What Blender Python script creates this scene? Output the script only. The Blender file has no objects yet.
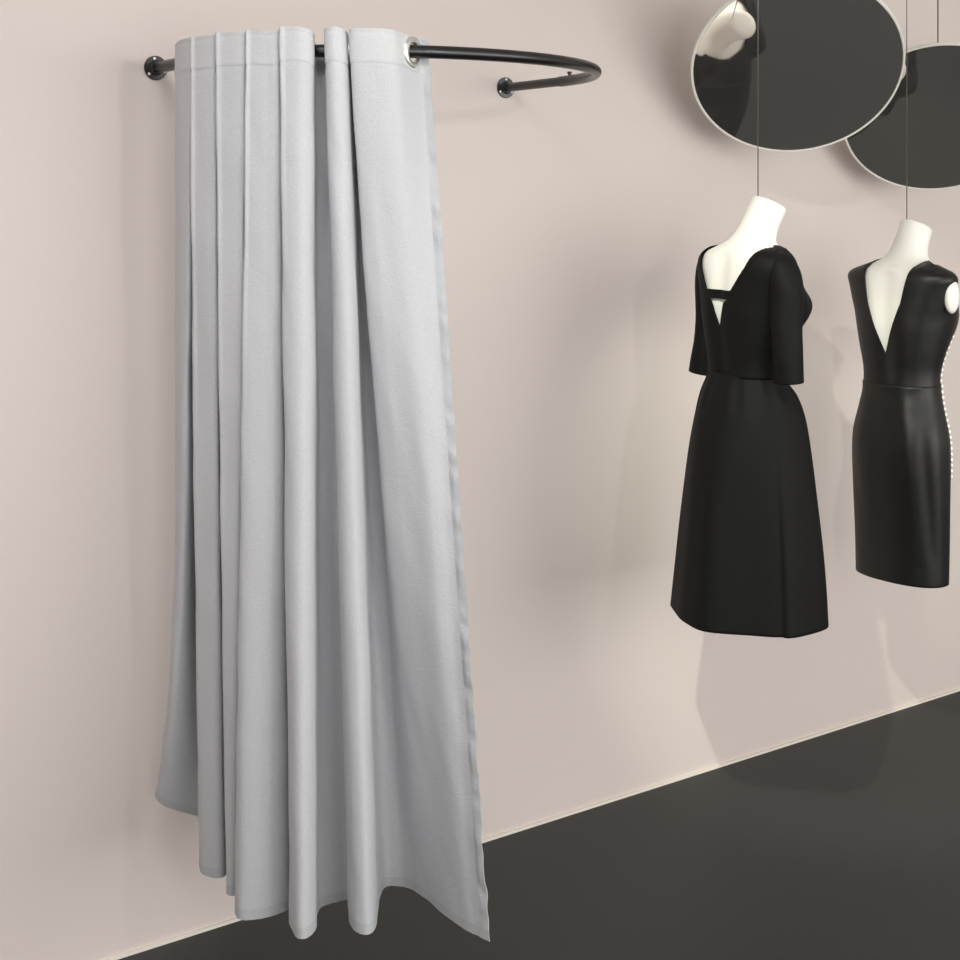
import bpy, bmesh, math, random
from mathutils import Vector, Matrix, noise

random.seed(7)
PI = math.pi
SC = bpy.context.scene
COL = SC.collection

# ------------------------------------------------------------------ camera
F_PX, H_CAM = 1400.0, 1.90
PHI = math.atan(F_PX / 2020.0)
FWD = Vector((math.sin(PHI), math.cos(PHI)))
RGT = Vector((math.cos(PHI), -math.sin(PHI)))
D_CAM = F_PX * H_CAM / 642.6 * FWD.y

def ray(px, py):
    d = FWD * F_PX + RGT * (px - 480)
    return Vector((d.x, d.y, -(py - 200.0)))

def on_level(px, py, z):            # where the line of sight meets the height z
    r = ray(px, py); t = (z - H_CAM) / r.z
    return Vector((r.x * t, -D_CAM + r.y * t))

def on_plane(px, py, off):          # where it meets the plane y = -off
    r = ray(px, py); t = (D_CAM - off) / r.y
    return Vector((r.x * t, -off, H_CAM + r.z * t))

def to_px(x, y):
    v = Vector((x, y + D_CAM)); return 480 + F_PX * v.dot(RGT) / v.dot(FWD)

cam = bpy.data.cameras.new('camera')
cam.sensor_width = 36; cam.lens = F_PX / 960 * 36
cam.shift_y = -280 / 960; cam.clip_start = 0.05
co = bpy.data.objects.new('camera', cam); COL.objects.link(co)
co.location = (0, -D_CAM, H_CAM); co.rotation_euler = (PI / 2, 0, -PHI)
SC.camera = co
SC.view_settings.view_transform = 'Standard'
SC.view_settings.look = 'None'
SC.view_settings.gamma = 1
SC.view_settings.use_curve_mapping = False
SC.view_settings.exposure = 0.0

# --------------------------------------------------------------- materials
def srgb(r, g, b):
    def c(v):
        v /= 255
        return v / 12.92 if v <= .04045 else ((v + .055) / 1.055) ** 2.4
    return (c(r), c(g), c(b), 1)

def mat(name, col, rough=.6, metal=0.0, spec=.5, sheen=0, bump=None, var=None, coat=0, trans=0):
    m = bpy.data.materials.new(name); m.use_nodes = True
    nt = m.node_tree; b = nt.nodes['Principled BSDF']
    b.inputs['Base Color'].default_value = col
    b.inputs['Roughness'].default_value = rough
    b.inputs['Metallic'].default_value = metal
    b.inputs['Specular IOR Level'].default_value = spec
    b.inputs['Sheen Weight'].default_value = sheen
    b.inputs['Coat Weight'].default_value = coat
    tc = nt.nodes.new('ShaderNodeTexCoord')
    if var:                                   # (scale, amount): slow tonal variation of the stuff itself
        n = nt.nodes.new('ShaderNodeTexNoise'); n.inputs['Scale'].default_value = var[0]
        n.inputs['Detail'].default_value = 4
        nt.links.new(tc.outputs['Object'], n.inputs['Vector'])
        r = nt.nodes.new('ShaderNodeMapRange')
        r.inputs['To Min'].default_value = 1 - var[1]; r.inputs['To Max'].default_value = 1 + var[1]
        nt.links.new(n.outputs['Fac'], r.inputs['Value'])
        mx = nt.nodes.new('ShaderNodeMix'); mx.data_type = 'RGBA'; mx.blend_type = 'MULTIPLY'
        mx.inputs['Factor'].default_value = 1
        mx.inputs[6].default_value = col
        nt.links.new(r.outputs['Result'], mx.inputs[7]); nt.links.new(mx.outputs[2], b.inputs['Base Color'])
    if bump:                                  # list of (kind, scale, strength, distance, mapping scale)
        prev = None
        for kind, sc, st, dist, mp in bump:
            mpn = nt.nodes.new('ShaderNodeMapping'); mpn.inputs['Scale'].default_value = mp
            nt.links.new(tc.outputs['Object'], mpn.inputs['Vector'])
            if kind == 'noise':
                t = nt.nodes.new('ShaderNodeTexNoise'); t.inputs['Detail'].default_value = 3; out = t.outputs['Fac']
            else:
                t = nt.nodes.new('ShaderNodeTexVoronoi'); t.feature = 'DISTANCE_TO_EDGE'; out = t.outputs['Distance']
            t.inputs['Scale'].default_value = sc
            nt.links.new(mpn.outputs['Vector'], t.inputs['Vector'])
            if kind == 'crease':
                nz = nt.nodes.new('ShaderNodeTexNoise'); nz.inputs['Scale'].default_value = 3
                ad = nt.nodes.new('ShaderNodeMixRGB'); ad.inputs[0].default_value = .35
                nt.links.new(mpn.outputs['Vector'], nz.inputs['Vector'])
                nt.links.new(mpn.outputs['Vector'], ad.inputs[1]); nt.links.new(nz.outputs['Color'], ad.inputs[2])
                nt.links.new(ad.outputs[0], t.inputs['Vector'])
                mr = nt.nodes.new('ShaderNodeMapRange'); mr.inputs['From Max'].default_value = .04
                mr.interpolation_type = 'SMOOTHSTEP'
                nt.links.new(out, mr.inputs['Value']); out = mr.outputs['Result']
            bp = nt.nodes.new('ShaderNodeBump'); bp.inputs['Strength'].default_value = st
            bp.inputs['Distance'].default_value = dist
            nt.links.new(out, bp.inputs['Height'])
            if prev: nt.links.new(prev.outputs['Normal'], bp.inputs['Normal'])
            prev = bp
        nt.links.new(prev.outputs['Normal'], b.inputs['Normal'])
    return m

M = {}
M['wall'] = mat('wall_paint', srgb(207, 197, 192), .9, spec=.2, bump=[('noise', 180, .05, .001, (1, 1, 1))])
M['ceiling'] = mat('ceiling_paint', srgb(225, 222, 216), .9, spec=.2)
M['floor'] = mat('floor_coating', srgb(49, 50, 50), .55, spec=.35, var=(1.3, .06), bump=[('noise', 60, .05, .001, (1, 1, 1))])
M['trim'] = mat('skirting_paint', srgb(225, 218, 208), .6)
CL = dict(rough=.85, spec=.15, sheen=.15, var=(230, .10))
BP = [('crease', 6.5, .10, .002, (1.2, 1.2, 1.5)), ('noise', 240, .7, .0016, (1, 1, 1.0)), ('noise', 14, .3, .004, (1, 1, .6))]
M['curtain'] = mat('grey_polyester', srgb(183, 184, 187), bump=BP, **CL)
M['band'] = mat('grey_polyester_doubled', srgb(187, 188, 190), bump=BP, **CL)
M['hem'] = mat('grey_polyester_hem', srgb(174, 176, 178), bump=BP, **CL)
M['silver'] = mat('grommet_metal', srgb(225, 225, 222), .28, metal=.85)
M['black_metal'] = mat('black_powder_coat', srgb(13, 13, 15), .30, spec=.6)
M['screw'] = mat('bright_screw', srgb(235, 235, 235), .35, metal=.3)
M['crepe'] = mat('black_crepe', srgb(11, 11, 11), .66, spec=.16, bump=[('noise', 400, .1, .0005, (1, 1, 1))])
M['satin'] = mat('black_satin', srgb(13, 13, 12), .42, spec=.38, bump=[('noise', 9, .35, .012, (1, 1, .5))])
M['bust'] = mat('white_mannequin', srgb(232, 231, 225), .55, spec=.3)
M['mirror'] = mat('smoked_mirror', srgb(236, 232, 228), .03, metal=.965)
M['rim'] = mat('mirror_white_edge', srgb(235, 233, 226), .4)
M['wire'] = mat('steel_wire', srgb(120, 118, 114), .4, metal=.6)
M['pearl'] = mat('pearl_button', srgb(235, 232, 226), .3)

# ----------------------------------------------------------------- helpers
def link(name, me, m, parent=None, smooth=True):
    if smooth:
        for p in me.polygons: p.use_smooth = True
    me.materials.append(m)
    o = bpy.data.objects.new(name, me); COL.objects.link(o)
    if parent: o.parent = parent
    return o

def pydata(name, vs, fs, m, parent=None, smooth=True):
    me = bpy.data.meshes.new(name); me.from_pydata([tuple(v) for v in vs], [], fs); me.update()
    return link(name, me, m, parent, smooth)

def frombm(name, bm, m, parent=None, smooth=True):
    me = bpy.data.meshes.new(name); bm.normal_update(); bm.to_mesh(me); bm.free()
    return link(name, me, m, parent, smooth)

def autosmooth(o, ang=35):
    for e in o.data.edges: pass
    bm = bmesh.new(); bm.from_mesh(o.data)
    for e in bm.edges:
        if len(e.link_faces) == 2 and e.calc_face_angle(0) > math.radians(ang): e.smooth = False
    bm.to_mesh(o.data); bm.free()

def empty(name, loc, rz=0):
    o = bpy.data.objects.new(name, None); COL.objects.link(o)
    o.location = loc; o.rotation_euler = (0, 0, rz); o.empty_display_size = .1
    return o

def tag(o, label, cat, group=None):
    o['label'] = label; o['category'] = cat
    if group: o['group'] = group

def box(name, lo, hi, m, kind='structure'):
    bm = bmesh.new(); bmesh.ops.create_cube(bm, size=1)
    for v in bm.verts:
        v.co = Vector([(lo[i] + hi[i]) / 2 + v.co[i] * (hi[i] - lo[i]) for i in range(3)])
    o = frombm(name, bm, m, smooth=False)
    if kind: o['kind'] = kind
    return o

def tube(path, r, seg=20, cap=True, closed=False):
    """verts, faces of a round tube along a list of Vectors; r number or list"""
    vs, fs = [], []; n = len(path)
    T = []
    for i in range(n):
        a = path[max(i - 1, 0)]; b = path[min(i + 1, n - 1)]
        T.append((b - a).normalized())
    up = Vector((0, 0, 1)) if abs(T[0].z) < .9 else Vector((0, 1, 0))
    u = up.cross(T[0]).normalized()
    for i, p in enumerate(path):
        u = (u - T[i] * u.dot(T[i])).normalized(); w = T[i].cross(u)
        ri = r[i] if isinstance(r, (list, tuple)) else r
        for k in range(seg):
            a = 2 * PI * k / seg
            vs.append(p + (u * math.cos(a) + w * math.sin(a)) * ri)
    for i in range(n - 1):
        for k in range(seg):
            a, b = i * seg + k, i * seg + (k + 1) % seg
            fs.append((a, b, b + seg, a + seg))
    if cap:
        fs.append(tuple(range(seg))[::-1]); fs.append(tuple((n - 1) * seg + k for k in range(seg)))
    return vs, fs

def lathe(profile, axis, origin, seg=40, close=False):
    """revolve (radius, height) pairs about axis through origin"""
    axis = Vector(axis).normalized(); u = axis.orthogonal().normalized(); w = axis.cross(u)
    vs, fs = [], []; n = len(profile)
    for r, h in profile:
        for k in range(seg):
            a = 2 * PI * k / seg
            vs.append(Vector(origin) + axis * h + (u * math.cos(a) + w * math.sin(a)) * r)
    rng = n if close else n - 1
    for i in range(rng):
        j = (i + 1) % n
        for k in range(seg):
            l = (k + 1) % seg
            fs.append((i * seg + k, i * seg + l, j * seg + l, j * seg + k))
    if not close:
        if profile[0][0] > 1e-6: fs.append(tuple(range(seg))[::-1])
        if profile[-1][0] > 1e-6: fs.append(tuple((n - 1) * seg + k for k in range(seg)))
    return vs, fs

def cr(pts, per):                     # Catmull-Rom through tuples of any length
    out = []; n = len(pts)
    for i in range(n - 1):
        p0, p1, p2, p3 = pts[max(i - 1, 0)], pts[i], pts[i + 1], pts[min(i + 2, n - 1)]
        for k in range(per):
            t = k / per
            out.append(tuple(.5 * (2 * b + (c - a) * t + (2 * a - 5 * b + 4 * c - d) * t * t + (3 * b - a - 3 * c + d) * t ** 3)
                             for a, b, c, d in zip(p0, p1, p2, p3)))
    out.append(tuple(pts[-1])); return out

def smooth01(t): t = min(max(t, 0), 1); return t * t * (3 - 2 * t)

# ----------------------------------------------------------------- setting
X0, X1, Y0, ZC = -2.5, 8.5, -6.5, 3.5
box('floor', (X0, Y0, -.1), (X1, 0, 0), M['floor'])
box('wall_back', (X0 - .1, 0, -.1), (X1 + .1, .1, ZC + .1), M['wall'])
box('wall_left', (X0 - .1, Y0, -.1), (X0, 0, ZC + .1), M['wall'])
box('wall_right', (X1, Y0, -.1), (X1 + .1, 0, ZC + .1), M['wall'])
box('wall_front', (X0 - .1, Y0 - .1, -.1), (X1 + .1, Y0, ZC + .1), M['wall'])
box('ceiling', (X0, Y0, ZC), (X1, 0, ZC + .1), M['ceiling'])
box('baseboard_back', (X0, -.008, 0), (X1, 0, .008), M['trim'])

# -------------------------------------------------------------- clothes rail
ZR = 2.236; RX0, RX1 = 1.352, 2.450; RC = (RX0 + RX1) / 2; RA = (RX1 - RX0) / 2; RB = .485; RY = -.268
rail_plan = []
for i in range(24): rail_plan.append(Vector((RX0, RY * i / 24)))
for i in range(97):
    a = PI * i / 96
    rail_plan.append(Vector((RC - RA * math.cos(a), RY - RB * math.sin(a))))
for i in range(1, 25): rail_plan.append(Vector((RX1, RY * (1 - i / 24))))

root = empty('clothes_rail', (RC, 0, ZR))
tag(root, 'black U-shaped metal rail fixed to the wall, carrying the grey curtain', 'clothes rail')
off = Vector((RC, 0, ZR))
def rel(vs): return [Vector(v) - off for v in vs]
# seam between the curved bow and the right-hand arm
def cut(path, y):      # split the rail at the seam on the right leg
    i = max(k for k, p in enumerate(path) if p.x > RX1 - .02 and p.y < y)
    return path[:i + 1], path[i:]
bow, arm = cut(rail_plan, -.262)
bow = bow[6:]
vs, fs = tube([Vector((p.x, p.y, ZR)) for p in bow], .0150, 24)
autosmooth(pydata('rail_bow', rel(vs), fs, M['black_metal'], root), 50)
arm3 = [Vector((p.x, p.y, ZR)) for p in arm]
arm3[-1].y = -.003
vs, fs = tube(arm3, .0133, 24); autosmooth(pydata('rail_arm', rel(vs), fs, M['black_metal'], root), 50)
arm3 = [Vector((RX0, -.003 if k == 0 else RY * k / 24, ZR)) for k in range(0, 8)]
vs, fs = tube(arm3, .0133, 24); autosmooth(pydata('rail_arm', rel(vs), fs, M['black_metal'], root), 50)
for x in (RX0, RX1):
    pr = [(.0, .0), (.0305, .0), (.0312, .0012), (.0312, .0032), (.0302, .0044), (.0195, .0048), (.0180, .0065), (.0165, .016), (.0150, .0175), (.0, .0178)]
    vs, fs = lathe(pr, (0, -1, 0), (x, -.0005, ZR), 48)
    fl = pydata('flange', rel(vs), fs, M['black_metal'], root); autosmooth(fl, 40)
    for k in range(3):
        a = math.radians({RX0: 100, RX1: 90}[x]) + 2 * PI * k / 3
        c = (x + .0245 * math.cos(a), -.0046, ZR + .0245 * math.sin(a))
        vs, fs = lathe([(.0, 0), (.0037, 0), (.0037, .0008), (.0026, .0016), (0, .0018)], (0, -1, 0), c, 16)
        pydata('screw', rel(vs), fs, M['screw'], fl)
vs, fs = lathe([(0, 0), (.004, 0), (.004, .006), (.0068, .0065), (.0068, .011), (.0055, .0125), (0, .0128)], (0, 0, 1), (RX1 - .004, -.315, ZR + .012), 18)
autosmooth(pydata('set_screw', rel(vs), fs, M['black_metal'], root), 40)

# ------------------------------------------------------------------ curtain
# arc length table of the rail
L = [0]
for a, b in zip(rail_plan, rail_plan[1:]): L.append(L[-1] + (b - a).length)
def rail_at(s):
    s = max(0.0, min(s, L[-1] - 1e-6))
    import bisect
    i = max(0, bisect.bisect_right(L, s) - 1); t = (s - L[i]) / (L[i + 1] - L[i])
    p = rail_plan[i].lerp(rail_plan[i + 1], t); d = (rail_plan[i + 1] - rail_plan[i]).normalized()
    return p, d
def rail_off(s, o):                     # o > 0: outside of the bow
    p, d = rail_at(s); return p + Vector((d.y, -d.x)) * o if False else p + Vector((-abs(0) + d.y, -d.x)) * o
# outward normal of a rail that runs away from the wall on the left is -x
def s_for(px, o):
    best = None
    for k in range(0, 900):
        s = .02 + k * .0014
        q = rail_off(s, o); e = abs(to_px(q.x, q.y) - px)
        if best is None or e < best[0]: best = (e, s)
        if s > 1.25: break
    return best[1]

O, I = .046, -.034
# (top px, offset, ds, top dz, hem px, hem py, hem z, exponent)
T = [
 (175.5, .030, 0, -.004, 155, 796, .41, 6.5),
 (180,   O,   0, 0,      164, 806, .40, 5.0),
 (191.5, O-.004,   0, 0,      198, 817, .365, 1.6),
 (193,   I,  -.012, -.01, 206, 826, .34, 1.2),
 (194,   I,   .012, -.01, 204, 846, .33, 1.2),
 (190.5, O+.008, 0, 0,   199.5, 866, .32, 1.4),
 (196,   O+.011, 0, 0,   204, 875, .32, 1.4),
 (216,   O-.004,   0, 0,      223, 877, .32, 1.4),
 (218,   I,  -.012, -.01, 232, 860, .32, 1.3),
 (219,   I,   .012, -.01, 231, 878, .32, 1.3),
 (215.5,   O+.008, 0, .002,    226.5, 890, .32, 1.2),
 (222,   O+.010, 0, .002,    228, 895, .32, 1.2),
 (246,   O-.004,   0, 0,      236, 895, .32, 1.2),
 (248,   I,  -.012, -.01, 243, 884, .32, 1.3),
 (250,   I,   .012, -.01, 240, 900, .32, 1.3),
 (245.5,   O+.007, 0, .002, 234.5, 911, .31, 1.2),
 (252,   O+.006, 0, .004, 241, 920, .31, 1.2),
 (266,   O+.004, 0, 0,   262, 919, .31, 1.2),
 (279.5,   O-.006, 0, 0,   288, 909, .31, 1.0),
 (283,   I,  -.014, -.01, 296, 898, .31, 1.0),
 (287,   I,   .010, -.01, 292, 912, .31, 1.0),
 (279.5,   O+.006, 0, .006, 290, 924, .31, 1.0),
 (286,   O+.010, 0, .008, 296, 937, .31, 1.0),
 (301,   O+.010, 0, .006, 306, 938, .31, 1.0),
 (312.5, O-.006, 0, -.004, 316, 928, .31, 1.0),
 (314,   .004, 0, -.012, 317.5, 914, .31, 1.0),
 (315,   I,   0, -.022, 324, 906, .31, 1.0),
 (326,   I,   0, -.050, 346, 900, .31, 1.0),
 (331,   0,   0, -.020, 348, 908, .31, 1.0),
 (324.5, O-.004, 0, 0,      349.5, 922, .31, 1.0),
 (329,   O+.012, 0, .006,   356, 932, .31, 1.0),
 (339,   O+.010, 0, .004,   369, 934, .31, 1.0),
 (346.5, O-.008, 0, -.002,  377, 924, .31, 1.0),
 (349,   .002, 0, -.014, 378.5, 900, .31, 1.0),
 (352,   I,   0, -.035, 385, 887, .31, 1.0),
 (362,   I,   0, -.035, 400, 886, .31, 1.0),
 (357,   .006, 0, -.014,  412, 889, .31, 1.2),
 (349.5, O-.004, 0, -.002, 423, 896, .31, 1.25),
 (355,   O+.010, 0, .002, 434, 905, .31, 1.15),
 (374,   O+.014, 0, .002, 448, 917, .31, 1.0),
 (392,   O+.006, 0, 0,    462, 927, .31, 1.0),
 (403,   O-.020, 0, -.004, 468, 931, .31, 1.0),
 (412,   .0,  0, -.012,    475, 934, .31, 1.0),
 (420,   -.022, 0, -.012,  482, 938, .31, 1.0),
 (428.5, -.012, 0, -.012,  490, 941, .31, 1.0),
]
ZTOP = 2.278
ctl = []
for (px, o, ds, dz, bx, by, bz, ex) in T:
    q = rail_off(s_for(px, o) + ds, o); b = on_level(bx, by, bz)
    ctl.append((q.x, q.y, ZTOP + dz, b.x, min(b.y, -.02), bz, ex))
PER = 12
cols = cr(ctl, PER)
NR = 190
BAND = .077
rows = []
def zfrac(k):                     # rows: dense in the header band
    return k / NR
# below the header the panel relaxes into a smoother sweep than its top edge
PAN = 38 * PER + 4
seg_ = [[cc[0], cc[1], cc[3], cc[4]] for cc in cols[PAN:]]
for it in range(500):
    seg_ = [seg_[0]] + [[(seg_[k - 1][q] + 2 * seg_[k][q] + seg_[k + 1][q]) / 4 for q in range(4)] for k in range(1, len(seg_) - 1)] + [seg_[-1]]
relax = {PAN + k: v for k, v in enumerate(seg_)}
grid = []
for r in range(NR + 1):
    if r <= 24: t = (r / 24) * BAND / 1.98
    else: t = BAND / 1.98 + (1 - BAND / 1.98) * (r - 24) / (NR - 24)
    row = []
    for c, (tx, ty, tz, bx, by, bz, ex) in enumerate(cols):
        e = t ** ex
        if c in relax:
            q = smooth01((t - .03) / .25); rx = relax[c]
            tx += (rx[0] - tx) * q; ty += (rx[1] - ty) * q; bx += (rx[2] - bx) * q * .3; by += (rx[3] - by) * q * .3
        x = tx + (bx - tx) * e; y = ty + (by - ty) * e; z = tz + (bz - tz) * t
        row.append(Vector((x, y, z)))
    grid.append(row)
NC = len(cols)
# soft wrinkles: push points along the cloth normal
for r in range(NR + 1):
    for c in range(NC):
        pass
def normal(r, c):
    a = grid[r][min(c + 1, NC - 1)] - grid[r][max(c - 1, 0)]
    n = Vector((a.y, -a.x, 0))
    return n.normalized() if n.length > 1e-9 else Vector((0, -1, 0))
U = [0.0]
for c in range(1, NC): U.append(U[-1] + (grid[NR][c] - grid[NR][c - 1]).length)
new = []
for r in range(NR + 1):
    row = []
    t = (grid[0][0].z - grid[r][0].z) / 1.93
    for c in range(NC):
        p = grid[r][c]; n = normal(r, c)
        amp = .0035 * smooth01((t - .04) / .25)
        d = amp * noise.noise(Vector((U[c] * 9, p.z * 3.2 + U[c] * 5, 3.1))) + .0016 * noise.noise(Vector((U[c] * 16, p.z * 9 + U[c] * 14, 9.7)))
        # puckered side hem on the free edge
        edge = smooth01((c - (NC - 1 - 14)) / 8.0)
        d += edge * .0080 * noise.noise(Vector((p.z * 34, 1.7, 0.3)))
        if edge > 0: d += edge * .0035 * abs(math.sin(p.z * 46 + 3 * noise.noise(Vector((p.z * 5, 0, 0)))))
        # seams
        zz = grid[0][c].z - p.z
        d -= .0013 * math.exp(-((zz - BAND) / .003) ** 2)
        d -= .0010 * math.exp(-((zz - .010) / .0025) ** 2)
        hh = p.z - grid[NR][c].z
        d -= .0004 * math.exp(-((hh - .016) / .003) ** 2)
        q = p + n * d
        q.z += .0015 * noise.noise(Vector((U[c] * 14, r * .02, 5.0))) + (.002 * math.sin(c * .9) * noise.noise(Vector((c * .2, 2, 2))) if r == NR else 0)
        row.append(q)
    new.append(row)
grid = new

GROMS = []                       # (point on the rail, axis square to the cloth)
offs = [t[1] for t in T]; k = 0
while k < len(T) - 1:
    a, b = (ctl[k], ctl[k + 1])
    if abs(offs[k]) < .007 and 0 < k < len(T) - 1:
        a, b, g = ctl[k - 1], ctl[k + 1], Vector(ctl[k][:2])
        p = min(rail_plan, key=lambda q: (q - g).length)
        tn = Vector((b[0] - a[0], b[1] - a[1])).normalized()
        GROMS.append((p, Vector((tn.y, -tn.x)))); k += 2; continue
    if (offs[k] > 0) != (offs[k + 1] > 0) and abs(offs[k + 1]) >= .007:
        f = offs[k] / (offs[k] - offs[k + 1])
        g = Vector((a[0] + (b[0] - a[0]) * f, a[1] + (b[1] - a[1]) * f))
        p = min(rail_plan, key=lambda q: (q - g).length)
        tn = Vector((b[0] - a[0], b[1] - a[1])).normalized()
        GROMS.append((p, Vector((tn.y, -tn.x))))
    k += 1
c0 = Vector((RX0 + .1, -.4, .30))
cur = empty('curtain', c0)
tag(cur, 'long light grey fabric curtain hanging in deep folds from the black rail', 'curtain')
HEMC = NC - 1 - 13
def patch(name, ra, rb, ca, cb, m, thick, holes=False):
    vs, fs, w = [], [], cb - ca + 1
    for r in range(ra, rb + 1):
        for c in range(ca, cb + 1): vs.append(grid[r][c] - c0)
    for r in range(rb - ra):
        for c in range(w - 1):
            i = r * w + c
            if holes:
                ctr = (vs[i] + vs[i + 1] + vs[i + w] + vs[i + w + 1]) / 4 + c0
                if min(((ctr.x - g.x) ** 2 + (ctr.y - g.y) ** 2 + (ctr.z - ZR + .004) ** 2) ** .5 for g, _ in GROMS) < .0245: continue
            fs.append((i, i + w, i + w + 1, i + 1))
    o = pydata(name, vs, fs, m, cur)
    s = o.modifiers.new('cloth_thickness', 'SOLIDIFY'); s.thickness = thick; s.offset = 0
    o.modifiers.new('crisp_edges', 'EDGE_SPLIT').split_angle = math.radians(50)
    return o
patch('fabric', 24, NR - 2, 0, HEMC, M['curtain'], .0012)
patch('header_band', 0, 24, 0, NC - 1, M['band'], .0026, True)
patch('side_hem', 24, NR - 2, HEMC, NC - 1, M['hem'], .0024)
patch('bottom_hem', NR - 2, NR, 0, NC - 1, M['hem'], .0016)

# grommets where the cloth passes through the rail
for (g, ax) in GROMS:
    if ax.dot(Vector((0, -D_CAM)) - g) < 0: ax = -ax
    if (g, ax) == GROMS[-1] or g is GROMS[-1][0]: g = g + ax * .006
    pr = [(.0215, -.0045), (.0225, -.0062), (.027, -.0072), (.033, -.0065), (.0372, -.0030), (.0372, .0030), (.033, .0065), (.027, .0072), (.0225, .0062), (.0215, .0045)]
    vs, fs = lathe(pr, (ax.x, ax.y, 0), (g.x, g.y, ZR - .004), 40, close=True)
    pydata('grommet', [v - c0 for v in vs], fs, M['silver'], cur)

# --------------------------------------------------------- mannequin shapes
# ring: z relative to the shoulder point, half width, half depth, forward shift
TORSO = [(-.86, .10, .070, 0), (-.78, .118, .076, -.003), (-.68, .132, .082, -.004), (-.58, .138, .086, -.004), (-.49, .128, .084, -.004),
         (-.41, .121, .082, 0), (-.35, .122, .083, .002), (-.27, .138, .096, .008), (-.20, .153, .112, .018), (-.15, .163, .116, .022),
         (-.09, .176, .102, .012), (-.045, .184, .090, .003), (-.015, .180, .082, 0), (.004, .165, .076, 0), (.020, .138, .070, .003),
         (.034, .108, .064, .010), (.048, .082, .060, .020), (.066, .066, .058, .032), (.095, .056, .054, .046), (.13, .051, .051, .062), (.170, .049, .050, .080)]
TORSO = [(z * .88 if z < 0 else z * .85, a, b, c) for z, a, b, c in TORSO]
def ring(z, prof=TORSO):
    if z <= prof[0][0]: return prof[0][1:]
    for i in range(len(prof) - 1):
        if z <= prof[i + 1][0]:
            p0, p1, p2, p3 = prof[max(i - 1, 0)], prof[i], prof[i + 1], prof[min(i + 2, len(prof) - 1)]
            t = (z - p1[0]) / (p2[0] - p1[0]); out = []
            for k in (1, 2, 3):
                h = p2[0] - p1[0]
                m1 = (p2[k] - p0[k]) / (p2[0] - p0[0]) * h; m2 = (p3[k] - p1[k]) / (p3[0] - p1[0]) * h
                t2, t3 = t * t, t ** 3
                out.append((2 * t3 - 3 * t2 + 1) * p1[k] + (t3 - 2 * t2 + t) * m1 + (-2 * t3 + 3 * t2) * p2[k] + (t3 - t2) * m2)
            return out
    return prof[-1][1:]
def surf(th, z, grow=0, prof=TORSO, e=2.25):      # th = 0 at the middle of the back, + towards the body's right
    a, b, cy = ring(z, prof)
    s, c = math.sin(th), math.cos(th)
    ee = e if z < .02 else 2.0
    k = (abs(s) ** ee + abs(c) ** ee) ** (-1 / ee)
    x = (a + grow) * s * k; y = cy - (b + grow) * c * k
    if z < .0 and z > -.30 and c < 0:             # the bust on the front
        y += .036 * math.exp(-((z + .155) / .06) ** 2) * math.exp(-((abs(x) - .075) / .055) ** 2)
    if z < .0 and z > -.40 and c > 0: y += .010 * math.exp(-(x / .03) ** 2) * c   # hollow of the spine
    return Vector((x, y, z))

def bust_mesh(parent, zoff):
    vs, fs = [], []; seg = 64
    zs = [-.75 + i * .0115 for i in range(79)]
    for z in zs:
        for k in range(seg):
            v = surf(2 * PI * k / seg, z)
            tilt = smooth01((z - .03) / .12)
            cy = ring(z)[2]
            v.z += -tilt * .42 * (v.y - cy) - tilt * .10 * v.x
            v.z += zoff; vs.append(v)
    n = len(zs)
    for i in range(n - 1):
        for k in range(seg):
            l = (k + 1) % seg; fs.append((i * seg + k, i * seg + l, (i + 1) * seg + l, (i + 1) * seg + k))
    # rounded cap on the neck
    top = [vs[(n - 1) * seg + k] for k in range(seg)]
    ctr = sum(top, Vector()) / seg
    base = (n - 1) * seg
    for f, h in ((.93, .004), (.7, .007), (.35, .008)):
        st = len(vs)
        for k in range(seg): vs.append(ctr + (top[k] - ctr) * f + Vector((0, .4 * h, h)))
        for k in range(seg):
            l = (k + 1) % seg; fs.append((base + k, base + l, st + l, st + k))
        base = st
    fs.append(tuple(base + k for k in range(seg)))
    fs.append(tuple(range(seg))[::-1])
    o = pydata('torso', vs, fs, M['bust'], parent)
    return ctr

def bodice(name, parent, zoff, zlow, wback, wfront, m, grow=.007, prof=TORSO, seg=480, zcap=.05, sidecap=None):
    vs, fs = [], []; nr = 44
    cols_ = []
    for k in range(seg):
        th = -PI + 2 * PI * k / seg
        z = zlow; zt = zcap
        while z < zcap:
            v = surf(th, z, grow, prof)
            w = wback(z) if abs(th) < PI / 2 else wfront(z)
            if abs(v.x) < w:
                zt = z; break
            z += .0015
        cols_.append((th, zt))
    for th, zt in cols_:
        for r in range(nr + 1):
            z = zlow + (zt - zlow) * (r / nr)
            g = grow
            v = surf(th, z, g, prof); v.z += zoff; vs.append(v)
    w = nr + 1
    for k in range(seg):
        j = (k + 1) % seg
        for r in range(nr): fs.append((k * w + r, j * w + r, j * w + r + 1, k * w + r + 1))
    o = pydata(name, vs, fs, m, parent)
    s = o.modifiers.new('cloth_thickness', 'SOLIDIFY'); s.thickness = .003; s.offset = 1
    return o

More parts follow.
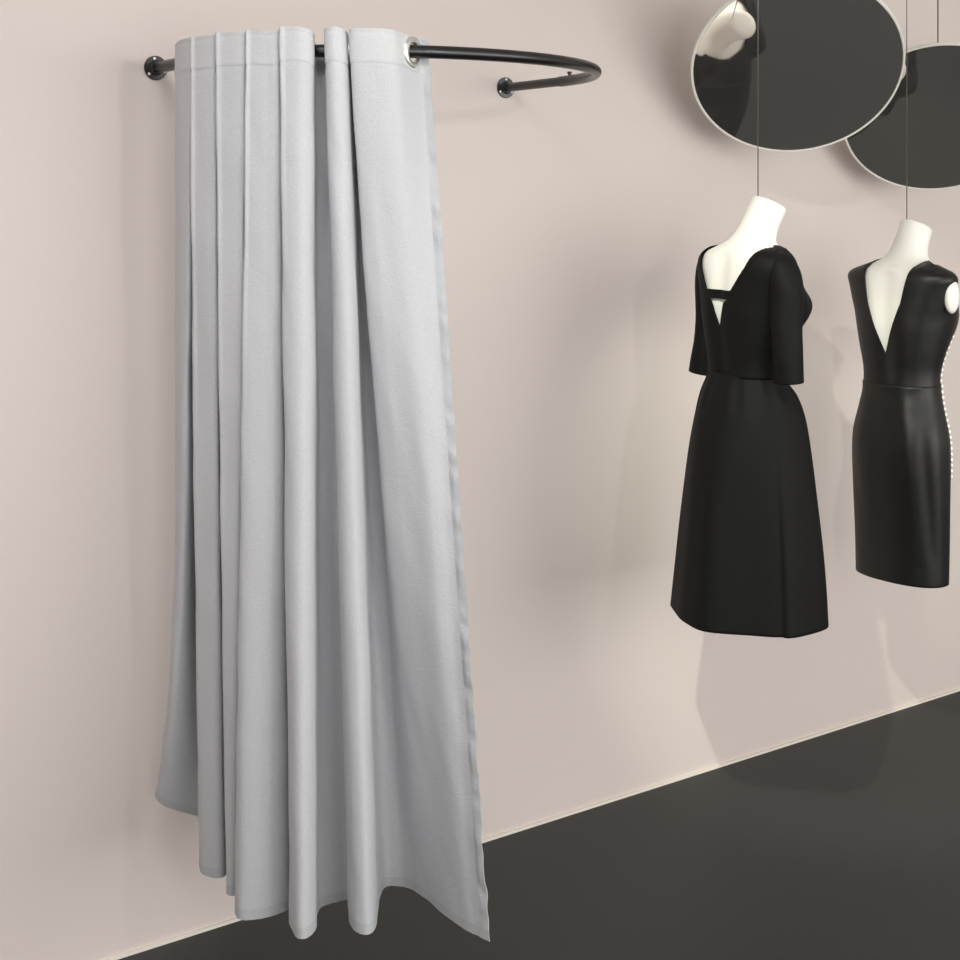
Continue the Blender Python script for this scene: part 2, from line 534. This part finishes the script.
def skirt(name, parent, zoff, prof, m, wave, seg=360, e=2.0, grow=0, hem=None):
    vs, fs = [], []; z0, z1 = prof[-1][0], prof[0][0]; nr = 90
    for r in range(nr + 1):
        z = z0 + (z1 - z0) * r / nr; t = r / nr
        for k in range(seg):
            th = 2 * PI * k / seg; v = surf(th, z, grow, prof, e) if False else None
            a, b, cy = ring(z, prof)
            s, c = math.sin(th), math.cos(th)
            kk = (abs(s) ** e + abs(c) ** e) ** (-1 / e)
            g = 1 + wave(th, t)
            vs.append(Vector((a * s * kk * g, cy - b * c * kk * g, z + zoff + (hem(th) * t if hem else 0))))
    for r in range(nr):
        for k in range(seg):
            l = (k + 1) % seg; fs.append((r * seg + k, (r + 1) * seg + k, (r + 1) * seg + l, r * seg + l))
    o = pydata(name, vs, fs, m, parent)
    s = o.modifiers.new('cloth_thickness', 'SOLIDIFY'); s.thickness = .003; s.offset = -1
    return o

def lerp_tab(tab):
    def f(z):
        if z <= tab[0][0]: return tab[0][1]
        for (a, va), (b, vb) in zip(tab, tab[1:]):
            if z <= b: return va + (vb - va) * (z - a) / (b - a)
        return tab[-1][1]
    return f

def wire(parent, a, b, r=.0016):
    vs, fs = tube([Vector(a), Vector(b)], r, 8); return pydata('hanging_wire', vs, fs, M['wire'], parent)

# --------------------------------------------------- first mannequin + dress
def view_az(px): return PHI + math.atan((px - 480) / F_PX)
S1 = 1.742
P1 = on_plane(746, 300, .52)
rz1 = -(view_az(755) + math.radians(54))
BASE = .75
m1 = empty('mannequin', (P1.x, P1.y, S1 - BASE), rz1)
tag(m1, 'white headless mannequin bust in the long-sleeved flared dress, hung nearer the curtain', 'mannequin', None)
ctr = bust_mesh(m1, BASE)
for sx in (-1, 1):      # upper arms inside the sleeves
    pa = [Vector((sx * .150, -.002, BASE - .035)), Vector((sx * .164, 0, BASE - .06)), Vector((sx * .180, 0, BASE - .13)), Vector((sx * .186, -.003, BASE - .20)), Vector((sx * .190, -.004, BASE - .28))]
    vs, fs = tube(pa, [.034, .036, .033, .030, .028], 24); pydata('upper_arm', vs, fs, M['bust'], m1)
wire(m1, (ctr.x, ctr.y - .038, ctr.z + .016), (ctr.x, ctr.y - .038, ZC - (S1 - BASE)), .0016)

d1 = empty('dress', (P1.x, P1.y, .65), rz1)
tag(d1, 'black dress with elbow-length sleeves, strapped scoop back and flared skirt', 'dress')
ZO = S1 - .65
wb = lerp_tab([(-.205, 0), (-.137, .028), (-.133, .030), (-.122, .050), (-.10, .058), (-.06, .086), (-.03, .108), (.02, .130), (.06, .14)])
wf = lerp_tab([(-.06, 0), (-.03, .07), (.03, .12), (.06, .13)])
bodice('bodice', d1, ZO, -.345, wb, wf, M['crepe'])
# strap across the open back
vs, fs = [], []
N = 24
for i in range(N + 1):
    for z, g in ((-.098, .0105), (-.124, .0105), (-.124, .0075), (-.098, .0075)):
        x = -.064 + .128 * i / N
        a, b, cy = ring(z); v = surf(math.asin(max(-1, min(1, x / a)) * .94), z, g)
        vs.append(Vector((v.x, v.y, z + ZO)))
for i in range(N):
    for k in range(4): fs.append((i * 4 + k, i * 4 + (k + 1) % 4, (i + 1) * 4 + (k + 1) % 4, (i + 1) * 4 + k))
autosmooth(pydata('back_strap', vs, fs, M['crepe'], d1), 40)
for sx in (-1, 1):
    if sx < 0: pa = [(-.135, 0, -.012), (-.160, -.002, -.035), (-.176, -.002, -.09), (-.178, -.002, -.19), (-.184, -.006, -.28), (-.194, -.008, -.36)]; rr = [.030, .046, .047, .043, .045, .050]
    else: pa = [(.130, -.002, -.010), (.160, .002, -.035), (.184, .002, -.09), (.194, -.004, -.19), (.200, -.004, -.27), (.200, .000, -.345)]; rr = [.030, .047, .048, .044, .042, .042]
    path = cr([p + (q,) for p, q in zip(pa, rr)], 10)
    seg = 40; P = [Vector(p[:3]) for p in path]; R_ = [p[3] for p in path]
    vs, fs = tube(P, R_, seg, cap=False)
    for i, v in enumerate(vs):      # a little slack and elbow creasing
        d = v - P[i // seg]
        vs[i] = P[i // seg] + d * (1 + .05 * noise.noise(Vector((v.x * 20, v.y * 20, v.z * 14)))) + Vector((0, 0, ZO))
    o = pydata('sleeve', vs, fs, M['crepe'], d1)
    s = o.modifiers.new('cloth_thickness', 'SOLIDIFY'); s.thickness = .003; s.offset = -1
SK1 = [(-1.035, .226, .208, 0), (-.92, .216, .200, .004), (-.71, .196, .182, .007), (-.56, .180, .168, .010), (-.46, .166, .150, .012), (-.40, .150, .130, .008), (-.36, .134, .105, 0), (-.335, .127, .092, 0)]
def wave1(th, t):
    v = 0
    for ph, w, am in ((.35, .22, .07), (.95, .30, -.06), (1.45, .22, .02), (-.4, .28, -.04), (-.9, .2, .05), (2.2, .3, .05), (3.0, .3, -.05), (-1.7, .3, -.05), (-2.4, .3, .05)):
        d = (th - ph + PI) % (2 * PI) - PI; v += am * math.exp(-(d / w) ** 2)
    v += .055 * (smooth01((th - 1.36) / .07) - smooth01((th - 2.1) / .5)) if 0 < th < PI else 0
    return v * smooth01(t * 1.3) + .012 * math.sin(th * 17) * math.exp(-((t - .08) / .07) ** 2)
skirt('skirt', d1, ZO, SK1, M['crepe'], wave1)

# -------------------------------------------------- second mannequin + dress
S2 = 1.667
P2 = on_plane(901.5, 300, .478)
rz2 = -(view_az(903) + math.radians(35))
m2 = empty('mannequin', (P2.x, P2.y, S2 - BASE), rz2)
tag(m2, 'white headless mannequin bust in the sleeveless black dress, at the right edge', 'mannequin')
ctr = bust_mesh(m2, BASE)
for sx in (-1, 1):
    bm = bmesh.new(); bmesh.ops.create_uvsphere(bm, u_segments=32, v_segments=20, radius=1)
    for v in bm.verts: v.co = Vector((sx * ((.180 if sx > 0 else .175) + v.co.x * sx * (.020 if sx > 0 else .010)), v.co.y * .030 + .004, BASE - .066 + v.co.z * .055 - .0))
    frombm('arm_cap', bm, M['bust'], m2)
wire(m2, (ctr.x - .008, ctr.y - .040, ctr.z + .017), (ctr.x - .008, ctr.y - .040, ZC - (S2 - BASE)), .0016)
d2 = empty('dress', (P2.x, P2.y, .66), rz2)
tag(d2, 'black satin sleeveless sheath dress with deep V back and side buttons', 'dress')
ZO2 = S2 - .66
PR2 = [(z, a * .96 + (.010 if -.03 < z < .01 else 0), b, c) for z, a, b, c in TORSO]
wb2 = lerp_tab([(-.255, 0), (-.09, .062), (0, .080), (.06, .098)])
bodice('bodice', d2, ZO2, -.36, wb2, wf, M['satin'], prof=PR2)
SK2 = [(-.975, .158, .092, 0), (-.85, .160, .096, 0), (-.70, .163, .102, -.004), (-.58, .164, .108, -.006), (-.51, .160, .105, -.006), (-.43, .140, .098, -.003), (-.38, .129, .0945, 0), (-.352, .1275, .0935, 0)]
def wave2(th, t):
    v = 0
    for ph, w, am in ((.5, .16, .035), (.85, .14, -.03), (1.1, .2, .02), (-.5, .2, .03), (-.9, .25, -.02)):
        d = (th - ph - .25 * t + PI) % (2 * PI) - PI; v += am * math.exp(-(d / w) ** 2)
    return v * math.sin(PI * min(1, t * 1.1)) ** .7 if t < .9 else v * math.sin(PI * .99) ** .7
skirt('skirt', d2, ZO2, SK2, M['satin'], wave2, e=2.3)
# little buttons down the side seam
for i in range(26):
    z = -.20 - i * .0175
    if z > -.355: v = surf(2.05, z, .0095, PR2)
    else:
        a, b, cy = ring(z, SK2); th = 2.05; s, c = math.sin(th), math.cos(th); k = (abs(s) ** 2.3 + abs(c) ** 2.3) ** (-1 / 2.3)
        v = Vector((a * s * k * 1.005, cy - b * c * k * 1.005, z))
    n = Vector((math.sin(2.05), -math.cos(2.05), 0))
    vs, fs = lathe([(0, -.002), (.0045, -.002), (.0062, .001), (.0055, .0035), (.003, .0048), (0, .005)], n, (v.x, v.y, z + ZO2), 14)
    pydata('button', vs, fs, M['pearl'], d2)

# ----------------------------------------------------------- round mirrors
def round_mirror(px, py, depth, rad, tilt, label, hang):
    v = ray(px, py); fz = F_PX; t = depth / fz
    c = Vector((v.x * t, -D_CAM + v.y * t, H_CAM + v.z * t))
    az = math.atan2(v.x, v.y) - math.radians(8)
    n = Vector((-math.sin(az) * math.cos(tilt), -math.cos(az) * math.cos(tilt), -math.sin(tilt)))
    side = Vector((math.cos(az), -math.sin(az), 0)); up = side.cross(n) * -1
    if up.z < 0: up = -up
    r0 = empty('round_mirror', c)
    tag(r0, label, 'mirror')
    vs, fs = lathe([(0, 0), (rad - .004, 0), (rad, -.002), (rad, -.006), (0, -.006)], n, (0, 0, 0), 128)
    autosmooth(pydata('mirror_glass', vs, fs, M['mirror'], r0), 20)
    vs, fs = lathe([(rad - .002, .0012), (rad + .003, .0012), (rad + .004, -.002), (rad + .004, -.011), (0, -.011), (0, -.0062), (rad - .002, -.0062)], n, (0, 0, 0), 128, close=True)
    autosmooth(pydata('mirror_rim', vs, fs, M['rim'], r0), 20)
    for k in hang:
        a = up * math.sqrt(max(0, 1 - k * k)) * rad + side * k * rad - n * .008
        wire(r0, a, (a.x, a.y, ZC - c.z), .0022)
    return r0
round_mirror(797, 68, 4.35, .323, math.radians(39), 'large round dark mirror hanging above the flared long-sleeved dress', (0.0,))
round_mirror(938, 120, 4.79, .312, math.radians(41), 'lower round dark mirror above the sleeveless dress, cut by the right edge', (-.09,))

# ------------------------------------------------------------------ lights
def area(name, loc, target, size, power, col, sy=None, spread=PI):
    l = bpy.data.lights.new(name, 'AREA'); l.energy = power; l.color = col; l.size = size; l.spread = spread
    if sy: l.shape = 'RECTANGLE'; l.size_y = sy
    o = bpy.data.objects.new(name, l); COL.objects.link(o); o.location = loc
    o.rotation_euler = (Vector(target) - Vector(loc)).to_track_quat('-Z', 'Y').to_euler(); return o
def spot(name, loc, target, ang, power, col, rad=.03, blend=.6):
    l = bpy.data.lights.new(name, 'SPOT'); l.energy = power; l.color = col; l.spot_size = math.radians(ang); l.spot_blend = blend; l.shadow_soft_size = rad
    o = bpy.data.objects.new(name, l); COL.objects.link(o); o.location = loc
    o.rotation_euler = (Vector(target) - Vector(loc)).to_track_quat('-Z', 'Y').to_euler(); return o
area('fill_light', (3.9, -6.3, 1.7), (3.9, 0, 1.3), 8.8, 302, (1, .995, .985), 2.8)  # added fill behind the camera, evens out the back wall; no window here
area('fill_light', (5.6, -6.0, 1.9), (5.0, 0, 1.2), 3.0, 20, (.97, 1, .80), 2.4)  # added greenish fill to lift and tint the right of the wall
area('fill_light', (-2.3, -2.6, 1.7), (1.4, -.5, 1.1), 2.0, 42, (.95, .98, 1), 2.4)  # added fill from the left to brighten the curtain's side folds
area('overhead_fill_light', (2.2, -3.9, 3.46), (2.2, -3.9, 0), 8.5, 25, (1, .99, .985), 3.0)  # added soft ambient fill from above, not an actual fixture
spot('ceiling_spot_light', (1.75, -4.8, 2.8), (1.75, 0, 1.45), 46, 85, (1, .99, .985), .07, 1.0)
area('ceiling_strip_light', (.8, -1.55, 3.42), (1.5, -.7, 1.9), 1.0, 9, (1, 1, 1), 1.0, math.radians(80))
spot('ceiling_spot_light', (.45, -2.2, 3.4), (3.8, -.2, .5), 25, 400, (1, 1, .85), .03, .6)
spot('ceiling_spot_light', (1.6, -2.6, 3.4), (3.68, -.45, 1.6), 21, 110, (1, 1, .88), .04, .7)  # extra spot, added to brighten the neck of the second mannequin
w = bpy.data.worlds.new('world'); SC.world = w; w.use_nodes = True
w.node_tree.nodes['Background'].inputs[0].default_value = (.8, .8, .8, 1)
w.node_tree.nodes['Background'].inputs[1].default_value = .3
